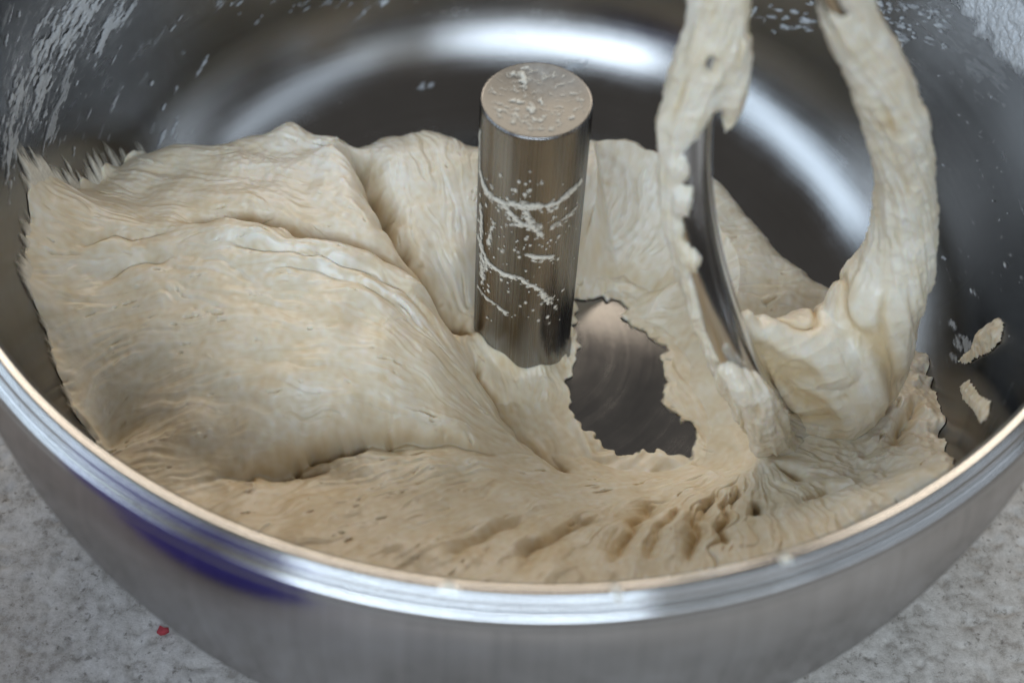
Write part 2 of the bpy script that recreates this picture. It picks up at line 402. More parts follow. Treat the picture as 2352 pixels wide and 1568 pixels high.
for st in strokes:
    st = np.array(st, float)
    for k in range(len(st)-1):
        for t in (0, .33, .66):
            a_ = on_dough(*(st[k]*(1-t)+st[k+1]*t)); t2 = t+.33; b_ = on_dough(*(st[k]*(1-t2)+st[k+1]*t2))
            d = b_[:2]-a_[:2]; l = np.linalg.norm(d)
            if l > 1e-5:
                an = 2*math.atan2(d[1], d[0]); fp.append((a_[:2]+b_[:2])/2); fd.append((math.cos(an), math.sin(an)))
fp = np.array(fp); fd = np.array(fd)
q = np.stack([XC, YC], -1).reshape(-1, 2)
w2 = 1/(((q[:, None]-fp[None])**2).sum(-1)+0.004**2)**1.8
dd = (w2@fd)/w2.sum(1)[:, None]
C2 = upsample(dd[:, 0].reshape(nc, nc), NG); S2 = upsample(dd[:, 1].reshape(nc, nc), NG)
ang = 0.5*np.arctan2(S2, C2)
def band(lam, seed, lo=None):
    """isotropic noise with wavelength near lam (m), unit deviation"""
    r_ = np.random.default_rng(seed); w_ = np.fft.rfft2(r_.normal(size=(NG, NG)))
    kx = np.fft.fftfreq(NG, CELL)[:, None]; ky = np.fft.rfftfreq(NG, CELL)[None]; k = np.hypot(kx, ky)*lam
    f = np.exp(-(k-1)**2/(2*0.5**2)) if lo is None else 1/(1+(k)**lo)
    o = np.fft.irfft2(w_*f, s=(NG, NG)); return (o/o.std()).astype(np.float32)
ang = ang+.22*band(.017, 81)
FX, FY = np.cos(ang).astype(np.float32), np.sin(ang).astype(np.float32)
def lic(chs, length, step=1.0):
    """smear noise channels along the flow (length in cells, per channel)"""
    acc = [c.copy() for c in chs]; cnt = [1]*len(chs)
    I0, J0 = np.meshgrid(np.arange(NG, dtype=np.float32), np.arange(NG, dtype=np.float32), indexing='ij')
    for sg in (1, -1):
        px, py = I0.copy(), J0.copy(); vx, vy = sg*FX, sg*FY
        for k in range(int(max(length)/step)):
            px += vx*step; py += vy*step
            ii = np.clip(px, 0, NG-1).astype(np.int32); jj = np.clip(py, 0, NG-1).astype(np.int32); fl = ii*NG+jj
            nx, ny = FX.ravel()[fl], FY.ravel()[fl]
            s_ = np.where(nx*vx+ny*vy < 0, -1, 1); vx, vy = nx*s_, ny*s_
            for c in range(len(chs)):
                if k*step < length[c]: acc[c] += chs[c].ravel()[fl]; cnt[c] += 1
    out = []
    for a_ in acc: out.append(a_/a_.std())
    return out
L1, L2, L3, L4, L5 = lic([band(0.0016, 1), band(0.0038, 2), band(0.0085, 3), band(0.0026, 4), band(0.0032, 6)], [16, 30, 60, 12, 46])
I1, I2 = band(0.0022, 7), band(0.005, 8)
def blur(A, sig):
    kx = np.fft.fftfreq(NG)[:, None]; ky = np.fft.rfftfreq(NG)[None]
    o = np.fft.irfft2(np.fft.rfft2(A)*np.exp(-2*(math.pi*sig)**2*(kx*kx+ky*ky)), s=(NG, NG)); return (o/o.std()).astype(np.float32)
L1, L2, L3, L4, L5 = blur(L1, 1.0), blur(L2, 1.4), blur(L3, 2.0), blur(L4, 1.2), blur(L5, 1.2)
W0 = band(.02, 61)
PATCH = np.clip(0.5+0.45*band(0.03, 21), 0, 1.3)

# --- region weights
def blob(pts, rad):
    m_ = np.zeros((NG, NG), np.float32)
    for u, v in pts:
        p = on_dough(u, v); m_ = np.maximum(m_, np.exp(-((X-p[0])**2+(Y-p[1])**2)/(2*rad*rad)))
    return m_
rough = np.clip(.3*blob([(1420, 360), (1500, 400), (1400, 430), (1600, 450), (1680, 520), (1760, 590)], .014)
                + blob([(2120, 880), (2120, 980), (2100, 1060), (2000, 1080)], .018) + .6*blob([(720, 330), (660, 340), (800, 370), (600, 380)], .012), 0, 1)
smooth = blob([(400, 750), (600, 780), (550, 900), (700, 1180), (900, 1180), (800, 820), (300, 680)], .022)
film = blob([(1600, 860), (1640, 950), (1680, 1010), (1560, 800), (1650, 800)], .013)
amp = (1-0.45*smooth)*(1-0.55*film)
fib = np.clip(blob([(600, 1180), (800, 1140), (1000, 1120), (1100, 1220), (1250, 1180), (1400, 1230), (1550, 1180), (1700, 1140), (1850, 1120), (1950, 1080)], .016)
    + blob([(940, 420), (1000, 520), (1050, 400), (1060, 600), (1400, 560), (1480, 560), (1600, 620), (1700, 660), (1820, 680), (1560, 700)], .014)
    + .8*blob([(1000, 830), (1050, 920), (950, 880), (900, 700), (980, 760), (800, 960), (950, 980), (1080, 990), (1180, 940), (1230, 1010), (700, 560), (500, 540), (300, 520), (180, 480), (150, 620)], .014), 0, 1)

D = amp*((.15+PATCH)*(0.000035*L1+0.00009*L2)+0.00018*L3+.00010*PATCH*(1-rough)*(sstep(.4, .8, L3)+sstep(-1.1, -.75, L3))-0.00022*np.exp(-(L2/.12)**2)*np.clip(PATCH, .15, 1)*np.clip(.4+L3*.6, 0, 1))+rough*(0.00006*I1+0.00012*I2-0.0003*sstep(1.5, 2.6, I1+.4*L2))+0.00004*I2*(1-film)+0.0006*band(0.028, 31)*(1-film)
GM = blob([(2120, 880), (2120, 980), (2100, 1060), (2030, 1080)], .014); D += GM*(.0009*band(.012, 51)+.0002*band(.0045, 52))
q0 = on_dough(1740, 1035); rx, ry = X-q0[0], Y-q0[1]; rq = np.hypot(rx, ry); ph = np.arctan2(ry, rx)
pr_ = np.stack([ph*7.5+.30*W0, rq*13, 0*rq], -1)
radial = pnoise(pr_)+.7*pnoise(pr_*[2.6, 1.3, 1]+7)
radm = sstep(.010, .028, rq)*sstep(.115, .07, rq)*sstep(-2.95, -2.6, ph)*sstep(-.9, -1.2, ph)
D += radm*(.0010*radial-.0010*sstep(.35, .8, -radial))
STEEP = sstep(.9, 1.8, np.hypot(*np.gradient(HB, CELL)))
fib = np.maximum(fib, .28)*(1-.6*film)*(1-.15*STEEP); D *= 1-.2*STEEP
D += fib*(.00010*L5-.00055*sstep(1.0, 2.4, -L5+.4*L3)+.00035*sstep(1.3, 2.2, L5))
# small torn pits drawn out along the fibres
PT2 = np.clip(band(.018, 71), 0, 1.5)
pits = sstep(1.7, 3.0, L4+0.5*L3)*(1-.6*film)*PT2; D -= 0.0012*pits
flk = sstep(1.7, 3.0, -L4+0.5*L3)*(1-film)*PT2; D += 0.0004*flk

WALLF = sstep(.197, .180, RAD); D *= .08+.92*WALLF
def crease(pts, depth, w1, w2, lip1=0.0, lip2=0.0, lipw=0.006, end=0.012, wob=0.0006):
    """groove along image points: w1 width on its port side, w2 on the other; lips swell beside it"""
    P_ = np.array([on_dough(*p)[:2] for p in pts])
    t = np.concatenate([[0], np.cumsum(np.hypot(*np.diff(P_, axis=0).T))])
    tt = np.linspace(0, t[-1], 60); Q = np.stack([np.interp(tt, t, P_[:, 0]), np.interp(tt, t, P_[:, 1])], -1)
    for _ in range(3): Q[1:-1] = (Q[:-2]+2*Q[1:-1]+Q[2:])/4
    x0, x1 = Q.min(0)-.045, Q.max(0)+.045
    i0, j0 = np.clip(((x0+EXT)/CELL).astype(int), 0, NG); i1, j1 = np.clip(((x1+EXT)/CELL).astype(int), 0, NG)
    xs, ys = X[i0:i1, j0:j1]+wob*W1[i0:i1, j0:j1], Y[i0:i1, j0:j1]+wob*W2[i0:i1, j0:j1]
    best = np.full(xs.shape, 9.0); sgn = np.zeros(xs.shape); par = np.zeros(xs.shape)
    for k in range(len(Q)-1):
        a_, b_ = Q[k], Q[k+1]; d = b_-a_; l = np.hypot(*d); d = d/l
        px, py = xs-a_[0], ys-a_[1]; s_ = np.clip(px*d[0]+py*d[1], 0, l)
        ex, ey = px-s_*d[0], py-s_*d[1]; e = np.hypot(ex, ey); m_ = e < best
        best = np.where(m_, e, best); sgn = np.where(m_, np.sign(d[0]*py-d[1]*px), sgn); par = np.where(m_, tt[k]+s_, par)
    fade = sstep(0, end, par)*sstep(0, end, t[-1]-par)
    w = np.where(sgn > 0, w1, w2); lip = np.where(sgn > 0, lip1, lip2)
    h = fade*(-depth*np.exp(-(best/w)**1.3)+lip*(best/lipw)*np.exp(.5-.5*(best/lipw)**2))
    D[i0:i1, j0:j1] += h
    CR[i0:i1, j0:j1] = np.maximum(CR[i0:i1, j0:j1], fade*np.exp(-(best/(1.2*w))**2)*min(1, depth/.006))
CR = np.zeros((NG, NG)); W1, W2 = band(.016, 41)*1.1+.12*I2, band(.016, 42)*1.1+.12*L3
crease([(800, 335), (830, 390), (865, 460), (895, 530), (950, 605), (1000, 665), (1040, 725), (1070, 770)], .018, .0065, .0028, .002, .0070, .010)
crease([(380, 500), (560, 505), (700, 545), (850, 585), (930, 635), (1000, 705), (1045, 760), (1080, 820)], .016, .0060, .0030, .001, .0070, .011, .03)
crease([(1072, 780), (1100, 865), (1150, 925), (1200, 1000), (1260, 1055), (1330, 1090)], .009, .0030, .0022, .0, .0022, .006)
crease([(440, 1120), (560, 1085), (650, 1068), (730, 1035), (860, 1002), (1000, 1004), (1120, 1030), (1200, 1060)], .0055, .0022, .0050, .0014, .001, .008, .03)
crease([(700, 1040), (770, 1018), (860, 1012)], .006, .0020, .0022, .001, .001, .006, .006)
crease([(600, 1085), (680, 1082), (760, 1076)], .004, .0012, .0016, .0006, .0006, .004, .006)
for a_, b_, dp_ in [((662, 1066), (690, 1058), .006), ((705, 1040), (735, 1028), .008), ((750, 1024), (790, 1016), .009), ((800, 1012), (845, 1006), .008), ((640, 1088), (655, 1084), .005), ((880, 1000), (905, 1000), .004), ((560, 1098), (590, 1090), .004), ((1065, 1000), (1085, 1004), .004), ((1010, 992), (1030, 995), .003)]:
    crease([a_, ((a_[0]+b_[0])/2, (a_[1]+b_[1])/2-2), b_], dp_, .0014, .0022, .0008, .0010, .004, .0025, .0004)
crease([(480, 570), (620, 590), (800, 630), (930, 690), (1020, 790)], .0028, .0025, .0022, .001, .0015, .006, .02)
crease([(560, 640), (700, 630), (860, 680), (980, 770)], .0018, .002, .002, .001, .001, .005, .02)
crease([(200, 640), (300, 600), (420, 580)], .003, .003, .002, .001, .001, .005)
crease([(140, 560), (260, 540), (420, 530)], .003, .003, .002, .001, .001, .005)
crease([(700, 330), (780, 350), (820, 400)], .0035, .002, .002, .001, .0015, .004)
crease([(1185, 1312), (1240, 1255), (1310, 1215), (1400, 1185)], .0040, .0026, .0026, .0018, .0018, .006)
crease([(1010, 1290), (1110, 1230), (1220, 1180)], .0032, .0024, .0024, .001, .001, .006)
crease([(1390, 1312), (1425, 1250), (1470, 1190), (1530, 1140)], .0046, .0022, .0030, .0018, .0018, .006)
crease([(1585, 1300), (1590, 1230), (1610, 1180), (1660, 1120)], .0050, .0022, .0026, .002, .0018, .006)
crease([(1480, 1300), (1510, 1230), (1570, 1160)], .0040, .0018, .0018, .001, .001, .005)
crease([(1660, 1270), (1665, 1180), (1700, 1100)], .0050, .0018, .0018, .001, .001, .005)
crease([(1738, 1150), (1748, 1185)], .010, .0022, .0022, .0005, .0005, .005, .003)
crease([(1770, 1060), (1830, 1085), (1875, 1110)], .008, .0026, .0026, .001, .001, .005)
crease([(1830, 1160), (1900, 1120), (1990, 1110)], .004, .0024, .002, .001, .001, .005)
crease([(2040, 1040), (2080, 980), (2110, 900)], .006, .003, .003, .001, .001, .006)
crease([(1345, 620), (1430, 590), (1560, 560), (1680, 570)], .0022, .002, .002, .0008, .0008, .006)
H = HB+D
wallgap = np.clip(np.interp(np.clip(H, -.004, .13), PROF[59:, 1], PROF[59:, 0])-RAD, 0, None)
H += (.0030+.0003*I2+.0018*W0)*np.exp(-wallgap/.0022)*(X < .05)
# skirt climbs the post a little
rp_ = np.hypot(X, Y); thp = np.arctan2(Y, X)
H += 0.0045*np.exp(-((rp_-PR)/0.0024)**2)*(rp_ > PR-.003)*(0.65+0.5*np.sin(thp*3+1.4)+0.25*np.sin(thp*9))*sstep(.03, .012, HB)
floor_h = bowl_h(RAD)
edge = H-floor_h
hp = np.array([on_z(u, v, -.003)[:2] for u, v in [(1322, 700), (1380, 695), (1430, 705), (1425, 720), (1440, 750), (1465, 770), (1500, 780), (1525, 800), (1515, 850), (1530, 880),
    (1510, 905), (1530, 940), (1560, 955), (1600, 985), (1590, 1020), (1585, 1045), (1540, 1040), (1480, 1035), (1415, 1050), (1400, 1030), (1370, 1015), (1340, 995), (1315, 960), (1305, 920), (1300, 890), (1318, 850), (1325, 800), (1320, 760)]])
inh = np.zeros((NG, NG), bool); dh = np.full((NG, NG), 9.0)
for k in range(len(hp)):
    a_, b_ = hp[k], hp[(k+1) % len(hp)]; d = b_-a_
    inh ^= ((a_[1] > Y) != (b_[1] > Y)) & (X < d[0]*(Y-a_[1])/(d[1]+1e-12)+a_[0])
    t_ = np.clip(((X-a_[0])*d[0]+(Y-a_[1])*d[1])/(d@d), 0, 1); dh = np.minimum(dh, np.hypot(X-a_[0]-t_*d[0], Y-a_[1]-t_*d[1]))
sdh = np.where(inh, -dh, dh)+0.0005*I2+0.00015*I1+0.0003*L2+.0009*band(.008, 91)
sdh = np.fft.irfft2(np.fft.rfft2(sdh)*np.exp(-2*(math.pi*1.8)**2*(np.fft.fftfreq(NG)[:, None]**2+np.fft.rfftfreq(NG)[None]**2)), s=(NG, NG))
sd0 = np.where(inh, -dh, dh); sdl = sd0+(sdh-sd0)*sstep(.0055, .0012, sd0)
rightside = sstep(.040, .052, X+.3*Y)
lim = np.where(sdh > -.0009, 0.0004+(0.9-.72*rightside)*np.clip(sdl, 0, None)+(0.9-.75*rightside)*0.0016*np.sqrt(np.clip(sdl, 0, None)/.002), -.01)
edge = np.where(sdh < .035, np.maximum(edge, .0012+.0004*L3), edge)
lim = lim+1.4*np.clip(sdl-.006, 0, None)*(1-.4*rightside)+np.where(sdl > .004, 1.3*(D-np.fft.irfft2(np.fft.rfft2(D)*np.exp(-2*(math.pi*9)**2*(np.fft.fftfreq(NG)[:, None]**2+np.fft.rfftfreq(NG)[None]**2)), s=(NG, NG))), 0)
edge = np.minimum(edge, lim); H = floor_h+edge
# very thin sheets stretch flat on the steel instead of ending in a cliff

edge = H-floor_h
keep = edge > 0.0002
cover = sstep(-.0003, .0004+.0024*rightside*(.6+.4*np.clip(I2, -1, 1)), sdh)
qd = grid_quads(NG, NG)
kf = keep.ravel()[qd].sum(1) >= 3
qd = qd[kf]
Zs = np.maximum(H, floor_h+0.0002)
r_lim = np.interp(Zs, PROF[59:, 1], PROF[59:, 0])-0.0003
sc = np.minimum(1, r_lim/np.maximum(RAD, 1e-6)); sc = np.where(RAD > 0.12, sc, 1)
VX, VY = BX+(X-BX)*sc, Y*sc
# sideways drag along the slope makes overhanging fibre edges
gxh, gyh = np.gradient(H, CELL)
verts = np.stack([VX, VY, np.minimum(Zs, 0.2)], -1).reshape(-1, 3)
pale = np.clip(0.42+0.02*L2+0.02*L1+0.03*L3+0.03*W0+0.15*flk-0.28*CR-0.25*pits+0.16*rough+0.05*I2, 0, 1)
fl1 = blob([(530, 566), (580, 575), (640, 588), (700, 602), (760, 622), (820, 648), (880, 680), (930, 715), (975, 755)], .0042)+blob([(690, 325), (730, 332), (770, 350), (800, 380)], .0040)
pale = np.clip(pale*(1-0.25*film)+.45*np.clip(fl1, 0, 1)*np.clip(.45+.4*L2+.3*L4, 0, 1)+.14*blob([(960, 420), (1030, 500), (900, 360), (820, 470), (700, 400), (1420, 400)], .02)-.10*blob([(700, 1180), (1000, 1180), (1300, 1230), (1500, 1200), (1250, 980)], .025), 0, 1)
verts, qd, pale_, cov_ = compact(verts, qd, pale.ravel(), cover.ravel())
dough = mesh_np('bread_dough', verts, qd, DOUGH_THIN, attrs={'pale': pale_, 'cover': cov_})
tag(dough, 'sticky cream bread dough heaped in folds around the centre post of the bowl', 'dough')

# ------------------------------------------------------------------ dough hook and the dough clinging to it
def spline(pts, n):
    pts = np.asarray(pts, float); m_ = len(pts)
    t = np.linspace(0, m_-1, n); i = np.clip(np.floor(t).astype(int), 0, m_-2); f = (t-i)[:, None]
    g_ = lambda k: pts[np.clip(k, 0, m_-1)]
    a0, a1, a2, a3 = g_(i-1), g_(i), g_(i+1), g_(i+2)
    return a1+0.5*f*(a2-a0+f*(2*a0-5*a1+4*a2-a3+f*(3*(a1-a2)+a3-a0)))
def frames(Q):
    T = np.gradient(Q, axis=0); T /= np.linalg.norm(T, axis=1)[:, None]
    n = np.cross(T[0], [0, 1, 0]); n /= np.linalg.norm(n); Ns = [n]
    for k in range(1, len(Q)):
        n = Ns[-1]-T[k]*(Ns[-1]@T[k]); n /= np.linalg.norm(n); Ns.append(n)
    Ns = np.array(Ns); return T, Ns, np.cross(T, Ns)
def tube(name, Q, rad, mat, parent, ns=40):
    T, A, B = frames(Q); ph = np.linspace(0, 2*math.pi, ns+1); rad = np.broadcast_to(rad, len(Q))
    v = Q[:, None]+rad[:, None, None]*(A[:, None]*np.cos(ph)[None, :, None]+B[:, None]*np.sin(ph)[None, :, None])
    arc = np.concatenate([[0], np.cumsum(np.linalg.norm(np.diff(Q, axis=0), axis=1))])
    uv = np.stack(np.meshgrid(arc, ph/(2*math.pi), indexing='ij'), -1)[..., ::-1]
    return mesh_np(name, v.reshape(-1, 3), grid_quads(len(Q), ns+1), mat, parent, uv=uv.reshape(-1, 2))
# pixel, pixel, y-plane of the bar's axis
bar_l = [(1690, -330, -.020), (1672, -120, -.027), (1640, 60, -.034), (1592, 230, -.042), (1585, 400, -.051), (1606, 560, -.060), (1645, 700, -.067), (1695, 830, -.070), (1752, 925, -.067)]
bar_b = [(1822, 968, -.058), (1905, 955, -.050)]
bar_r = [(2000, 900, -.046), (2062, 740, -.040), (2090, 560, -.037), (2085, 400, -.037), (2040, 220, -.040), (1955, 40, -.044), (1880, -130, -.048), (1800, -300, -.052)]
BARP = np.array([on_y(*p) for p in bar_l+bar_b+bar_r])
BAR = spline(BARP, 300)
hook = empty('dough_hook', tuple(BARP[9])); tag(hook, 'polished steel spiral dough hook looping down into the dough beside the post', 'dough hook')
bar = tube('hook_bar', BAR-BARP[9], 0.0072, STEEL_HOOK, hook)

def remeshed(parts, voxel, smooth_it):
    """weld overlapping lumps (center, radius[, stretch axis, factor]) into one skin"""
    import bmesh
    bm = bmesh.new()
    for c, r in parts:
        bmesh.ops.create_icosphere(bm, subdivisions=3, radius=float(r), matrix=Matrix.Translation(Vector(c)))
    me = bpy.data.meshes.new('tmp'); bm.to_mesh(me); bm.free()
    o = link(bpy.data.objects.new('tmp', me))
    r = o.modifiers.new('r', 'REMESH'); r.mode = 'VOXEL'; r.voxel_size = voxel
    if smooth_it:
        s = o.modifiers.new('s', 'SMOOTH'); s.iterations = smooth_it; s.factor = 0.5
    dg = bpy.context.evaluated_depsgraph_get(); ev = o.evaluated_get(dg); m2 = ev.to_mesh()
    v = np.zeros(len(m2.vertices)*3, np.float32); m2.vertices.foreach_get('co', v); v = v.reshape(-1, 3)
    nl = np.zeros(len(m2.loops), np.int32); m2.loops.foreach_get('vertex_index', nl)
    f = nl.reshape(-1, 4); ev.to_mesh_clear()
    bpy.data.objects.remove(o); bpy.data.meshes.remove(me)
    return v, f
def vnormals(v, f):
    n = np.zeros_like(v); fn = np.cross(v[f[:, 2]]-v[f[:, 0]], v[f[:, 3]]-v[f[:, 1]])
    for k in range(4): np.add.at(n, f[:, k], fn)
    return n/(np.linalg.norm(n, axis=1)[:, None]+1e-12)
def path_coords(v, Q):
    """arc position, angle and distance of points about a path"""
    T, A, B = frames(Q); arc = np.concatenate([[0], np.cumsum(np.linalg.norm(np.diff(Q, axis=0), axis=1))])
    k = np.zeros(len(v), int)
    for a0 in range(0, len(v), 5000):
        k[a0:a0+5000] = ((v[a0:a0+5000, None]-Q[None])**2).sum(-1).argmin(1)
    d = v-Q[k]; return arc[k]+(d*T[k]).sum(1), np.arctan2((d*B[k]).sum(1), (d*A[k]).sum(1)), np.linalg.norm(d, axis=1)
def along(pts, n):
    """(u, v, y, radius) stations -> many spheres"""
    c = spline(np.array([on_y(u, v, y) for u, v, y, r in pts]), n); r = spline(np.array([[p[3]] for p in pts]), n)[:, 0]
    return [(c[k], r[k]) for k in range(n)]
def wrinkled(name, parts, Q, twist, label, cat, voxel=0.0007, amp=1.0, folds=None, dent=None):
    v, f = remeshed(parts, voxel, 6)
    n = vnormals(v, f); s_, ph, d_ = path_coords(v, Q)
    c_, sn = np.cos(ph), np.sin(ph)
    t = s_*twist; ca, sa = np.cos(ph+t), np.sin(ph+t)
    p_ = np.stack([ca*1.0, sa*1.0, s_*18], -1)             # helical streaks
    w = 0.0013*fbm(p_*2.2, 3)+0.0007*fbm(p_*[6, 6, 1.6]+9, 3)
    w += 0.0011*fbm(v*60, 3)+0.0006*fbm(v*240+3, 3)+0.00022*fbm(v*700+5, 2)
    rid = 1-np.abs(pnoise(p_*[3.2, 3.2, 1.4]+31)); w += 0.0008*(rid**8)-0.0004
    tear = sstep(.45, .8, pnoise(p_*[4, 4, 2.5]+57)); w -= 0.0012*tear
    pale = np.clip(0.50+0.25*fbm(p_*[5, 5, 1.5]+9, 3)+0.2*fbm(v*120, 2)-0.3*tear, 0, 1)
    if folds is not None:
        a_, b_ = [np.array(on_y(*k)) for k in folds]; dr = (b_-a_)/np.linalg.norm(b_-a_)
        al = (v-a_)@dr; pe = v-a_-al[:, None]*dr; cm = sstep(.05, .03, np.linalg.norm(v-(a_+b_)/2, axis=1))
        rd = np.abs(pnoise(pe*48+al[:, None]*7)); w = w*(1-.45*cm)+cm*(-.0024*np.exp(-(rd/.09)**2)+.0022*rd+.0005*fbm(pe*190+al[:, None]*26, 3))
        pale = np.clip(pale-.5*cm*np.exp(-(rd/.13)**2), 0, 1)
    if dent is not None:
        c0_ = np.array(on_y(*dent)); ds = np.linalg.norm(((v-c0_)-np.outer((v-c0_)@ray(*dent[:2]), ray(*dent[:2])))*[1.5, .9, .9]+.0016*np.stack([pnoise(v*330), pnoise(v*330+9), pnoise(v*330+21)], -1), axis=1)
        w = w-.006*np.exp(-(ds/.0028)**4)*(n@ray(*dent[:2]) < -.2)/amp
    v = v+n*(w*amp)[:, None]
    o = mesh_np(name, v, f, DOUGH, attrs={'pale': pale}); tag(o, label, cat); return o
right = along([(1905, -200, -.047, .0082), (1930, -60, -.045, .0084), (1952, 40, -.044, .0086), (1998, 130, -.042, .0093), (2038, 230, -.040, .0102), (2070, 340, -.038, .0102),
               (2080, 440, -.037, .0104), (2076, 530, -.037, .0120), (2052, 620, -.039, .0142), (2010, 700, -.042, .0172), (1985, 790, -.045, .0185), (1965, 870, -.049, .0170), (1925, 945, -.054, .0125)], 90)
foot = along([(1960, 780, -.045, .0170), (1880, 800, -.051, .0148), (1810, 795, -.056, .0105), (1755, 765, -.058, .0065)], 24)
foot += along([(1930, 900, -.052, .0140), (1850, 890, -.056, .0120), (1785, 850, -.059, .0078), (1735, 765, -.060, .0045)], 24)
foot += along([(1712, 725, -.060, .0026), (1748, 800, -.061, .0046), (1795, 880, -.059, .0062), (1850, 950, -.056, .0080)], 24)
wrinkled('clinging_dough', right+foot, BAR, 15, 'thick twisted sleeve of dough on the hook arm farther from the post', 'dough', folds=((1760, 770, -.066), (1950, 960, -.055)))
def lb(st): return [(u, v, float(np.interp(v, [p[1] for p in bar_l], [p[2] for p in bar_l]))+dy, r_) for u, v, dy, r_ in st]
left = along(lb([(1668, -180, 0, .0092), (1655, -60, 0, .0096), (1645, 60, 0, .0100), (1622, 130, 0, .0100), (1596, 210, 0, .0092), (1568, 270, -.001, .0078), (1553, 330, -.001, .0062)]), 44)
left += along(lb([(1662, 110, -.001, .0085), (1680, 180, -.001, .0062), (1682, 240, -.001, .0042), (1668, 300, -.001, .0016)]), 30)
left += along(lb([(1568, 270, -.001, .0078), (1552, 360, -.001, .0056), (1549, 450, -.001, .0048), (1564, 560, -.001, .0044), (1594, 680, -.001, .0042), (1642, 800, -.001, .0048), (1700, 895, -.003, .0066), (1745, 960, -.003, .0078), (1800, 1010, .003, .0075)]), 90)
left += along(lb([(1672, 850, -.012, .0040), (1705, 880, -.013, .0058), (1735, 910, -.012, .0066), (1752, 955, -.009, .0070), (1770, 1000, -.004, .0080)]), 30)
for u_, v_, r_ in [(1570, 455, .0040), (1588, 590, .0042), (1560, 385, .0036)]: left += along(lb([(u_-14, v_-26, -.003, r_*.8), (u_, v_, -.0045, r_), (u_-10, v_+30, -.0030, r_*.8)]), 12)
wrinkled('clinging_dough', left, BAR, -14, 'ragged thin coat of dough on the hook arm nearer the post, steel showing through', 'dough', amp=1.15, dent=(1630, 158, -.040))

# ------------------------------------------------------------------ dough smears on the steel
def bowl_smear(name, th0, th1, s0, s1, dth, ds, fn):
    nt_, ns_ = int((th1-th0)/dth), int((s1-s0)/ds)
    T, S_ = np.meshgrid(np.linspace(th0, th1, nt_), np.linspace(s0, s1, ns_), indexing='ij')
    h = fn(T, S_)
    v = bowl_pt(T, S_, 0.00025+np.clip(h, 0, None)*0.0011).reshape(-1, 3)
    qd = grid_quads(nt_, ns_); k = (h.ravel()[qd] > 0).sum(1) >= 3; qd = qd[k]
    v, qd, hh = compact(v, qd, h.ravel())
    return v, qd, hh
marks = []  # (theta, arc, half length along theta, half width, strength, slant)
def M(u, v, ln, wd, st, sl=0.0):
    th, s_, q = on_bowl(u, v); marks.append((th+(2*math.pi if th < -1.0 else 0), s_, ln/RW, wd, st, sl))
for a_ in [(40, 230, .018, .007, .75), (100, 130, .020, .009, .9), (160, 50, .022, .009, 1.0), (20, 330, .018, .007, .6), (200, 10, .02, .008, 1.0),
           (270, 40, .014, .003, .8), (240, 80, .014, .004, .8), (150, 190, .016, .004, .5), (120, 280, .016, .004, .45), (90, 200, .018, .008, .7), (300, 10, .012, .003, .7)]: M(*a_)
for a_ in [(140, 60, .035, .016, .17), (60, 180, .03, .014, .15), (260, 30, .03, .010, .12), (2290, 130, .02, .016, .16), (2230, 60, .02, .012, .14)]: M(*a_)
fl = np.random.default_rng(5)
for k in range(85):   # flecks flung along the left wall
    t = fl.random(); M(10+440*fl.random()**1.6, 20+330*fl.random(), .002+.007*fl.random()**2, .0005+.0009*fl.random()**2, .15+.55*fl.random()**1.5)
for k in range(26): M(500+420*fl.random(), 2+50*fl.random()**2, .0015+.004*fl.random()**2, .0005+.0006*fl.random(), .15+.4*fl.random())
for k in range(90): M(2030+320*fl.random(), 10+800*fl.random(), .0006+.0018*fl.random()**3, .0004+.0006*fl.random()**2, .15+.45*fl.random())
for k in range(70): M(1990+200*fl.random(), 5+110*fl.random(), .001+.003*fl.random()**2, .0005+.0010*fl.random(), .3+.6*fl.random())
for k in range(26): M(1720+150*fl.random(), 5+70*fl.random(), .001+.002*fl.random(), .0005+.001*fl.random(), .3+.6*fl.random())
for a_ in [(970, 200, .003, .0018, .6), (990, 195, .003, .0012, .5), (1318, 150, .006, .003, .95), (470, 140, .0035, .0012, .7), (458, 165, .004, .0010, .5), (375, 245, .002, .0010, .7),
           (350, 195, .002, .001, .7), (885, 8, .003, .002, .9), (610, 230, .002, .001, .3), (2235, 672, .003, .002, .8), (2310, 608, .003, .001, .7), (2190, 745, .004, .002, .5),
           (2215, 795, .008, .005, .45), (2195, 820, .006, .004, .35), (405, 280, .004, .0012, .7), (395, 300, .004, .001, .7), (370, 320, .005, .0012, .9), (1850, 45, .004, .002, .8)]: M(*a_)
def fleck_field(T, S_):
    h = np.full(T.shape, -1.0)
    base = np.stack([np.cos(T)*RW, np.sin(T)*RW, S_], -1)
    sh = T*RW-S_*.9; nn = fbm(np.stack([sh*170, (S_+.25*T*RW)*620, 0*T], -1), 3, .6); n2 = fbm(np.stack([sh*60, (S_+.25*T*RW)*330, 0*T+7], -1), 3, .6)
    for th, s_, ln, wd, st, sl in marks:
        i = np.where(np.abs(T[:, 0]-th) < ln*2.2)[0]; j = np.where(np.abs(S_[0]-s_) < wd*2.2+ln*RW*.8)[0]
        if len(i) == 0 or len(j) == 0: continue
        sl_ = np.s_[i[0]:i[-1]+1, j[0]:j[-1]+1]
        e = np.sqrt(((T[sl_]-th)/ln)**2+((S_[sl_]-s_+.35*(T[sl_]-th)*RW)/wd)**2)
        big = wd > .0025
        v = (1-e)*1.0+(1.5*nn[sl_]+(1.6*n2[sl_] if big else 0))*(.9)-(.12 if big else 0)
        h[sl_] = np.maximum(h[sl_], np.where(e < 2.1, np.clip(v, -1, .7)*st, -1))
    return h
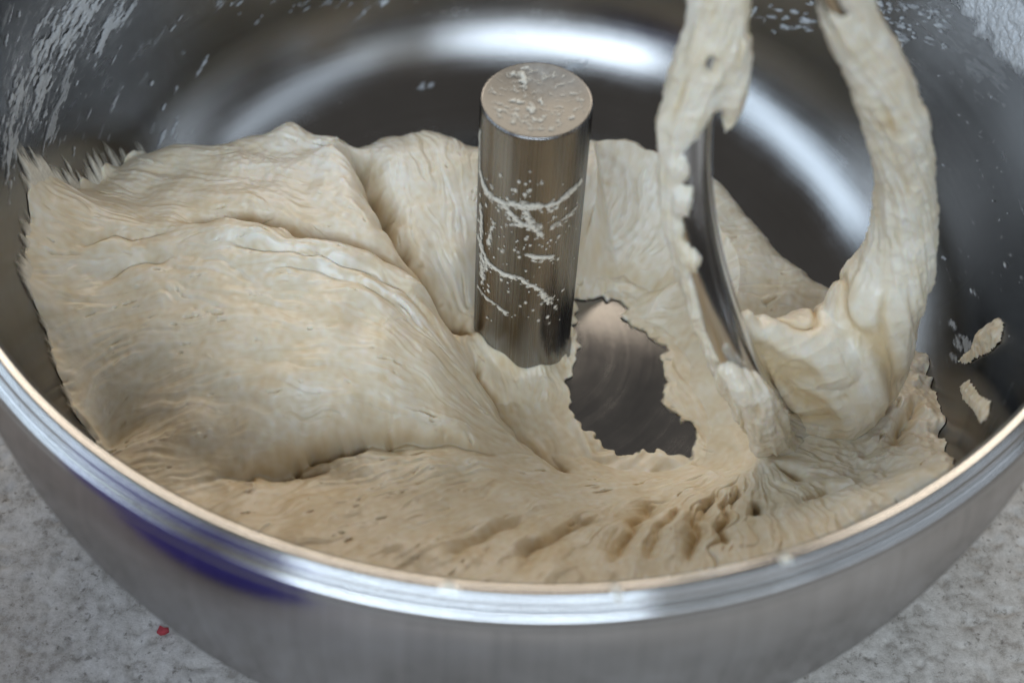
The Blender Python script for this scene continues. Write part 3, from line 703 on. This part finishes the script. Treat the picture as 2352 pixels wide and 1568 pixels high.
# torn veil where the dough clings to the left wall
veil = [on_bowl(u, v)[:2] for u, v in [(235, 1010), (165, 925), (120, 800), (80, 715), (62, 640), (60, 560), (72, 480), (90, 400), (130, 370), (200, 375), (270, 385), (330, 365), (400, 345), (470, 335), (540, 318), (620, 300)]]
veil = np.array(sorted([(t % (2*math.pi), s_) for t, s_ in veil]))
adj = keep & (RAD > r_lim-.0016) & (RAD > .13) & (X < -.03)
ta = np.arctan2(Y, X-BX)[adj] % (2*math.pi); za = Zs[adj]
VT = np.linspace(2.35, 4.05, 240); vz = np.full(len(VT), np.nan); kb = np.clip(((ta-VT[0])/(VT[1]-VT[0])).astype(int), 0, len(VT)-1)
for k in range(len(VT)):
    m_ = kb == k
    if m_.any() and 0 < k < len(VT)-1: vz[k] = za[m_].max()
ok = ~np.isnan(vz); VS = np.interp(np.interp(VT, VT[ok], vz[ok]), PROF[59:, 1], ARC[59:]); V0, V1 = VT[ok][0], VT[ok][-1]
VS = np.convolve(np.pad(VS, 3, mode='edge'), np.ones(7)/7, 'valid')
def veil_field(T, S_):
    up = S_-np.interp(T, VT, VS)
    k = np.interp(T, [2.5, 2.75, 2.95, 3.15, 3.35, 3.7, 4.0], [.5, .9, 1.3, 1.1, .6, .45, .4])
    n1_ = fbm(np.stack([T*RW*170, S_*20, 0*T], -1), 4, .6); n2_ = pnoise(np.stack([T*RW*55, S_*9, 0*T+3], -1)); n3_ = fbm(np.stack([T*RW*330, S_*160, 0*T+8], -1), 3)
    reach = 0.0062*(1+1.6*n1_*2+1.8*n2_*2)*k+.0006
    return (np.where(up > -.008, np.clip((reach-up)/.011, -1, 1)+.35*n1_+.35*n3_*sstep(0, .006, up), -1)-.02)*sstep(V0-.01, V0+.04, T)*sstep(V1+.01, V1-.03, T)
two = 2*math.pi
tmin = ARC[100]
v, q_, h = bowl_smear('', -1.0, two-1.0, ARC[62], ARC[-1]-.003, .0030, .00042, fleck_field)
fk = mesh_np('dough_flecks', v, q_, FILM_GREY, attrs={'thick': np.clip(h*1.5+.03, 0, .92)})
tag(fk, 'flung flecks and dragged smears of dough on the bowl wall, greyed with painted skylight', 'dough flecks', kind='stuff')
v, q_, h = bowl_smear('', VT[0], VT[-1], ARC[80], ARC[-1]-.004, .0018, .0004, veil_field)
mesh_np('torn_veil', v, q_, FILM, dough, attrs={'thick': np.clip(h*1.15+.02, 0, .92)})

# smears on the post
nt_, ns_ = 420, 640
T, Z_ = np.meshgrid(np.linspace(-math.pi, 0, nt_), np.linspace(.004, PH-.003, ns_), indexing='ij')
def tz(u, v):
    """(theta, z) on the post seen at a pixel"""
    d = ray(u, v); A_ = d[0]**2+d[1]**2; B_ = CAM[0]*d[0]+CAM[1]*d[1]; C_ = CAM[0]**2+CAM[1]**2-PR**2
    t = (-B_-math.sqrt(max(B_*B_-A_*C_, 0)))/A_; p = CAM+t*d; return math.atan2(p[1], p[0]), p[2]
h = np.full(T.shape, -1.0)
pn = fbm(np.stack([T*PR*420, Z_*420, 0*T], -1), 4, .6); pn2 = fbm(np.stack([T*PR*160, Z_*160, 0*T+4], -1), 2)
def stroke(pts, w, st):
    Q_ = np.array([tz(*p) for p in pts])
    for k in range(len(Q_)-1):
        a_, b_ = Q_[k]*[PR, 1], Q_[k+1]*[PR, 1]; d = b_-a_; l2 = d@d+1e-12
        px, pz = T*PR-a_[0]+.0022*pn2, Z_-a_[1]+.0018*pn
        s_ = np.clip((px*d[0]+pz*d[1])/l2, 0, 1); e = np.hypot(px-s_*d[0], pz-s_*d[1])
        np.maximum(h, np.clip((1-e/(w*1.5))+1.5*pn-.1, -1, 1)*st, out=h)
for p, w, st in [([(1106, 400), (1118, 440), (1150, 465), (1200, 470), (1260, 475), (1310, 440), (1330, 420)], .0016, .8), ([(1150, 465), (1190, 510), (1230, 520)], .0014, .7),
                 ([(1200, 470), (1215, 500), (1235, 540)], .0012, .7), ([(1100, 540), (1120, 600), (1150, 625), (1200, 640), (1235, 665), (1262, 690)], .0011, .8),
                 ([(1104, 470), (1108, 560), (1110, 650)], .0012, .7), ([(1120, 600), (1105, 630)], .0016, .7), ([(1215, 588), (1260, 592)], .0012, .8), ([(1270, 520), (1320, 480)], .0012, .5),
                 ([(1104, 300), (1102, 400)], .0010, .5), ([(1100, 660), (1140, 700), (1170, 720)], .0009, .5), ([(1130, 520), (1125, 560)], .0008, .6)]: stroke(p, w, st)
for k in range(190):
    u, v = 1105+220*fl.random(), 400+350*fl.random()**1.0
    if k % 2: u, v = 1170+60*fl.normal(), 500+50*fl.normal()
    t_, z_ = tz(u, v); w = .0004+.0007*fl.random()**2; e = np.hypot((T-t_)*PR, (Z_-z_)/1.3)
    np.maximum(h, np.clip((1-e/w)+.6*pn, -1, 1)*(.3+.5*fl.random()), out=h)
rr = PR+.00015+np.clip(h, 0, None)*.0006
v = np.stack([rr*np.cos(T), rr*np.sin(T), Z_], -1).reshape(-1, 3)
qd = grid_quads(nt_, ns_); qd = qd[(h.ravel()[qd] > 0).sum(1) >= 3]
v, qd, hh = compact(v, qd, h.ravel())
sm = mesh_np('dough_smears', v, qd, FILM, attrs={'thick': np.clip(hh*1.6+.1, 0, .95)})
tag(sm, 'lacy white dough smears on the side of the centre post', 'dough smears', kind='stuff')
# flour spots in the dished top
nr = 300; a = np.linspace(-PR, PR, nr); TX, TY = np.meshgrid(a, a, indexing='ij'); rr = np.hypot(TX, TY)
h = fbm(np.stack([TX*330, TY*330, 0*TX+2], -1), 4, .65)*1.6-.22
h += .35*np.exp(-((TX+.002)**2+(TY+.006)**2)/(2*.007**2))+.5*np.exp(-((TX+.005)**2+(TY-.013)**2)/(2*.003**2))
h = np.where(rr < PR-.0024, h, -1)
zt = PH-.0003-.0030*(1-(rr/(PR-.0020))**2)+.0002+np.clip(h, 0, 1)*.0006
v = np.stack([TX, TY, zt], -1).reshape(-1, 3); qd = grid_quads(nr, nr); qd = qd[(h.ravel()[qd] > 0).sum(1) >= 3]
v, qd, hh = compact(v, qd, h.ravel())
sm = mesh_np('flour_spots', v, qd, FILM, attrs={'thick': np.clip(hh*1.5+.1, 0, .9)})
tag(sm, 'white flour spots dried in the dished top of the centre post', 'flour spots', kind='stuff')

# ------------------------------------------------------------------ bigger scraps stuck to the wall
def scrap(name, outline, thick, label, seed, lump=1.0, crust=False):
    """a ragged pat of dough lying on the bowl's inner surface inside an image outline"""
    P_ = np.array([on_bowl(*p)[:2] for p in outline]); P_[:, 0] *= RW
    lo, hi = P_.min(0)-.003, P_.max(0)+.003; st = .00035
    A_, B_ = np.meshgrid(np.arange(lo[0], hi[0], st), np.arange(lo[1], hi[1], st), indexing='ij')
    ins = np.zeros(A_.shape, bool); dist = np.full(A_.shape, 9.0)
    for k in range(len(P_)):
        a_, b_ = P_[k], P_[(k+1) % len(P_)]
        c = ((a_[1] > B_) != (b_[1] > B_)) & (A_ < (b_[0]-a_[0])*(B_-a_[1])/(b_[1]-a_[1]+1e-12)+a_[0]); ins ^= c
        d = b_-a_; s_ = np.clip(((A_-a_[0])*d[0]+(B_-a_[1])*d[1])/(d@d+1e-12), 0, 1)
        dist = np.minimum(dist, np.hypot(A_-a_[0]-s_*d[0], B_-a_[1]-s_*d[1]))
    sd = np.where(ins, dist, -dist)
    p = np.stack([A_, B_, 0*A_+seed], -1)
    sd = sd+.0013*fbm(p*[500, 500, 1], 3, .6)
    h = thick*np.sqrt(np.clip(sd, 0, None)/.006)*np.clip(1+.9*lump*fbm(p*[240, 240, 1], 4, .6), .15, 2)
    h = np.minimum(h, thick*1.6)
    v = bowl_pt(A_/RW, B_, .00008+h).reshape(-1, 3)
    qd = grid_quads(*A_.shape); qd = qd[((sd > 0).ravel()[qd]).sum(1) >= 3]
    v, qd, pl, th_ = compact(v, qd, np.clip(.45+.5*fbm(p*[300, 300, 1], 3), 0, 1).ravel(), np.clip(.25+sd/.006+.9*fbm(p*[170, 170, 1]+3, 3), .1, 1).ravel())
    o = mesh_np(name, v, qd, FILM_GREY if crust else DOUGH, attrs={'pale': pl, 'thick': th_}); tag(o, label, 'dough scrap', 'scraps of dough stuck to the bowl wall'); return o
scrap('dough_scrap', [(2200, 830), (2235, 800), (2245, 765), (2270, 745), (2300, 728), (2306, 745), (2300, 785), (2275, 808), (2245, 822), (2220, 838)], .0024, 'curled scrap of dough stuck high beside the hook, a grey smear trailing from it', 3)
scrap('dough_scrap', [(2205, 890), (2225, 872), (2250, 905), (2275, 925), (2270, 960), (2255, 972), (2238, 940), (2212, 920)], .0017, 'ragged flat scrap of dough low on the wall just inside the near rim', 9)
scrap('dough_scrap', [(2195, -20), (2205, 30), (2240, 50), (2235, 85), (2270, 95), (2285, 130), (2320, 150), (2345, 175), (2400, 190), (2420, 60), (2400, -40), (2280, -60)], .0009, 'large crumbly grey-white crust of dough near the top of the wall', 14, 1.8, True)

# ------------------------------------------------------------------ crumbs on the near rim
def rim_crumb(u, seed, sizes, label):
    best = None                                   # point of the rim's top seen at picture column u
    for t in np.linspace(-2.6, -.5, 1500):
        p = np.array([BX+(RW+.0026)*math.cos(t), (RW+.0026)*math.sin(t), RIMZ+.0032]); d = p-CAM
        e = abs(1176+FPX*(d@RT)/(d@FW)-u)
        if best is None or e < best[0]: best = (e, p, t)
    p, t = best[1], best[2]; rr_ = np.random.default_rng(seed)
    prts = [(p+np.array([-math.sin(t)*a_, math.cos(t)*a_, 0])+np.array([math.cos(t), math.sin(t), -.35])*b_, r_) for a_, b_, r_ in sizes]
    v, f = remeshed(prts, .0004, 3); v = v+vnormals(v, f)*(.0005*fbm(v*400+seed, 3))[:, None]
    o = mesh_np('dough_crumb', v, f, DOUGH, attrs={'pale': np.clip(.6+.3*fbm(v*300, 2), 0, 1)})
    tag(o, label, 'dough crumb', 'crumbs of dough on the near rim')
rim_crumb(1030, 3, [(0, 0, .0011), (.0014, .0004, .0009), (-.0016, .0010, .0010), (.0030, .001, .0007)], 'pale dough crumb on the near rim, directly in front of the post')
rim_crumb(1412, 5, [(0, -.0008, .0009), (.0004, .0008, .0010), (.0008, .0026, .0009)], 'streak of dough across the near rim, between the post and the hook')
rim_crumb(1800, 8, [(0, 0, .0012), (.0012, .0006, .0010), (-.0010, .0010, .0008)], 'pale dough crumb on the near rim, in front of the hook')

# ------------------------------------------------------------------ red scrap on the concrete
m, nt, b = new_mat('red_paint_chip'); tcn = N(nt, 'ShaderNodeTexCoord'); nn_ = noise_node(nt, tcn.outputs['Object'], 300, 3)
cr = ramp(nt, nn_.outputs[0], [(0.3, (0.30, 0.03, 0.04)), (0.7, (0.48, 0.06, 0.07))]); nt.links.new(cr.outputs[0], b.inputs['Base Color']); b.inputs['Roughness'].default_value = .6
c0 = on_z(374, 1447, GZ+.0012)
ol = np.array([(-.0022, -.0010), (-.0012, .0016), (.0004, .0010), (.0020, .0014), (.0024, -.0004), (.0010, -.0016), (-.0008, -.0020)])
k = len(ol); top = np.c_[ol, .0006+.0005*np.sin(np.arange(k)*1.7)]; bot = np.c_[ol*.97, np.full(k, -.0006)]
me = bpy.data.meshes.new('red_scrap')
me.from_pydata([tuple(x) for x in np.vstack([top, bot])], [], [tuple(range(k)), tuple(range(2*k-1, k-1, -1))]+[(i, k+i, k+(i+1) % k, (i+1) % k) for i in range(k)])
me.materials.append(m); o = link(bpy.data.objects.new('red_scrap', me)); o.location = tuple(c0)
tag(o, 'tiny red paint chip lying on the concrete', 'paint chip')

# ------------------------------------------------------------------ unseen violet pail, added stand-in for the violet thing mirrored in the bowl's side
m, nt, b = new_mat('violet_plastic'); tcn = N(nt, 'ShaderNodeTexCoord'); nn_ = noise_node(nt, tcn.outputs['Object'], 30, 4)
cr = ramp(nt, nn_.outputs[0], [(0.3, (0.13, 0.11, 0.62)), (0.7, (0.17, 0.15, 0.75))]); nt.links.new(cr.outputs[0], b.inputs['Base Color']); b.inputs['Roughness'].default_value = .5
added_bucket = empty('added_bucket', (-.335, -.375, GZ)); tag(added_bucket, 'violet-blue plastic pail added out of view for the violet reflection on the bowl', 'added_bucket')
lathe('added_bucket_body', [(.001, .002), (.128, .002), (.132, .006), (.160, .262), (.168, .266), (.170, .274), (.164, .278), (.156, .272), (.129, .010), (.001, .008)], m, added_bucket, 64)
hd = np.array([(.168*math.cos(t), .02+.03*math.sin(t)*0, .262-.10*math.sin(t)) for t in np.linspace(0, math.pi, 40)]); hd[:, 1] = .172*np.sin(np.linspace(0, math.pi, 40))
tube('handle', hd, .003, STEEL_HOOK, added_bucket, 10)
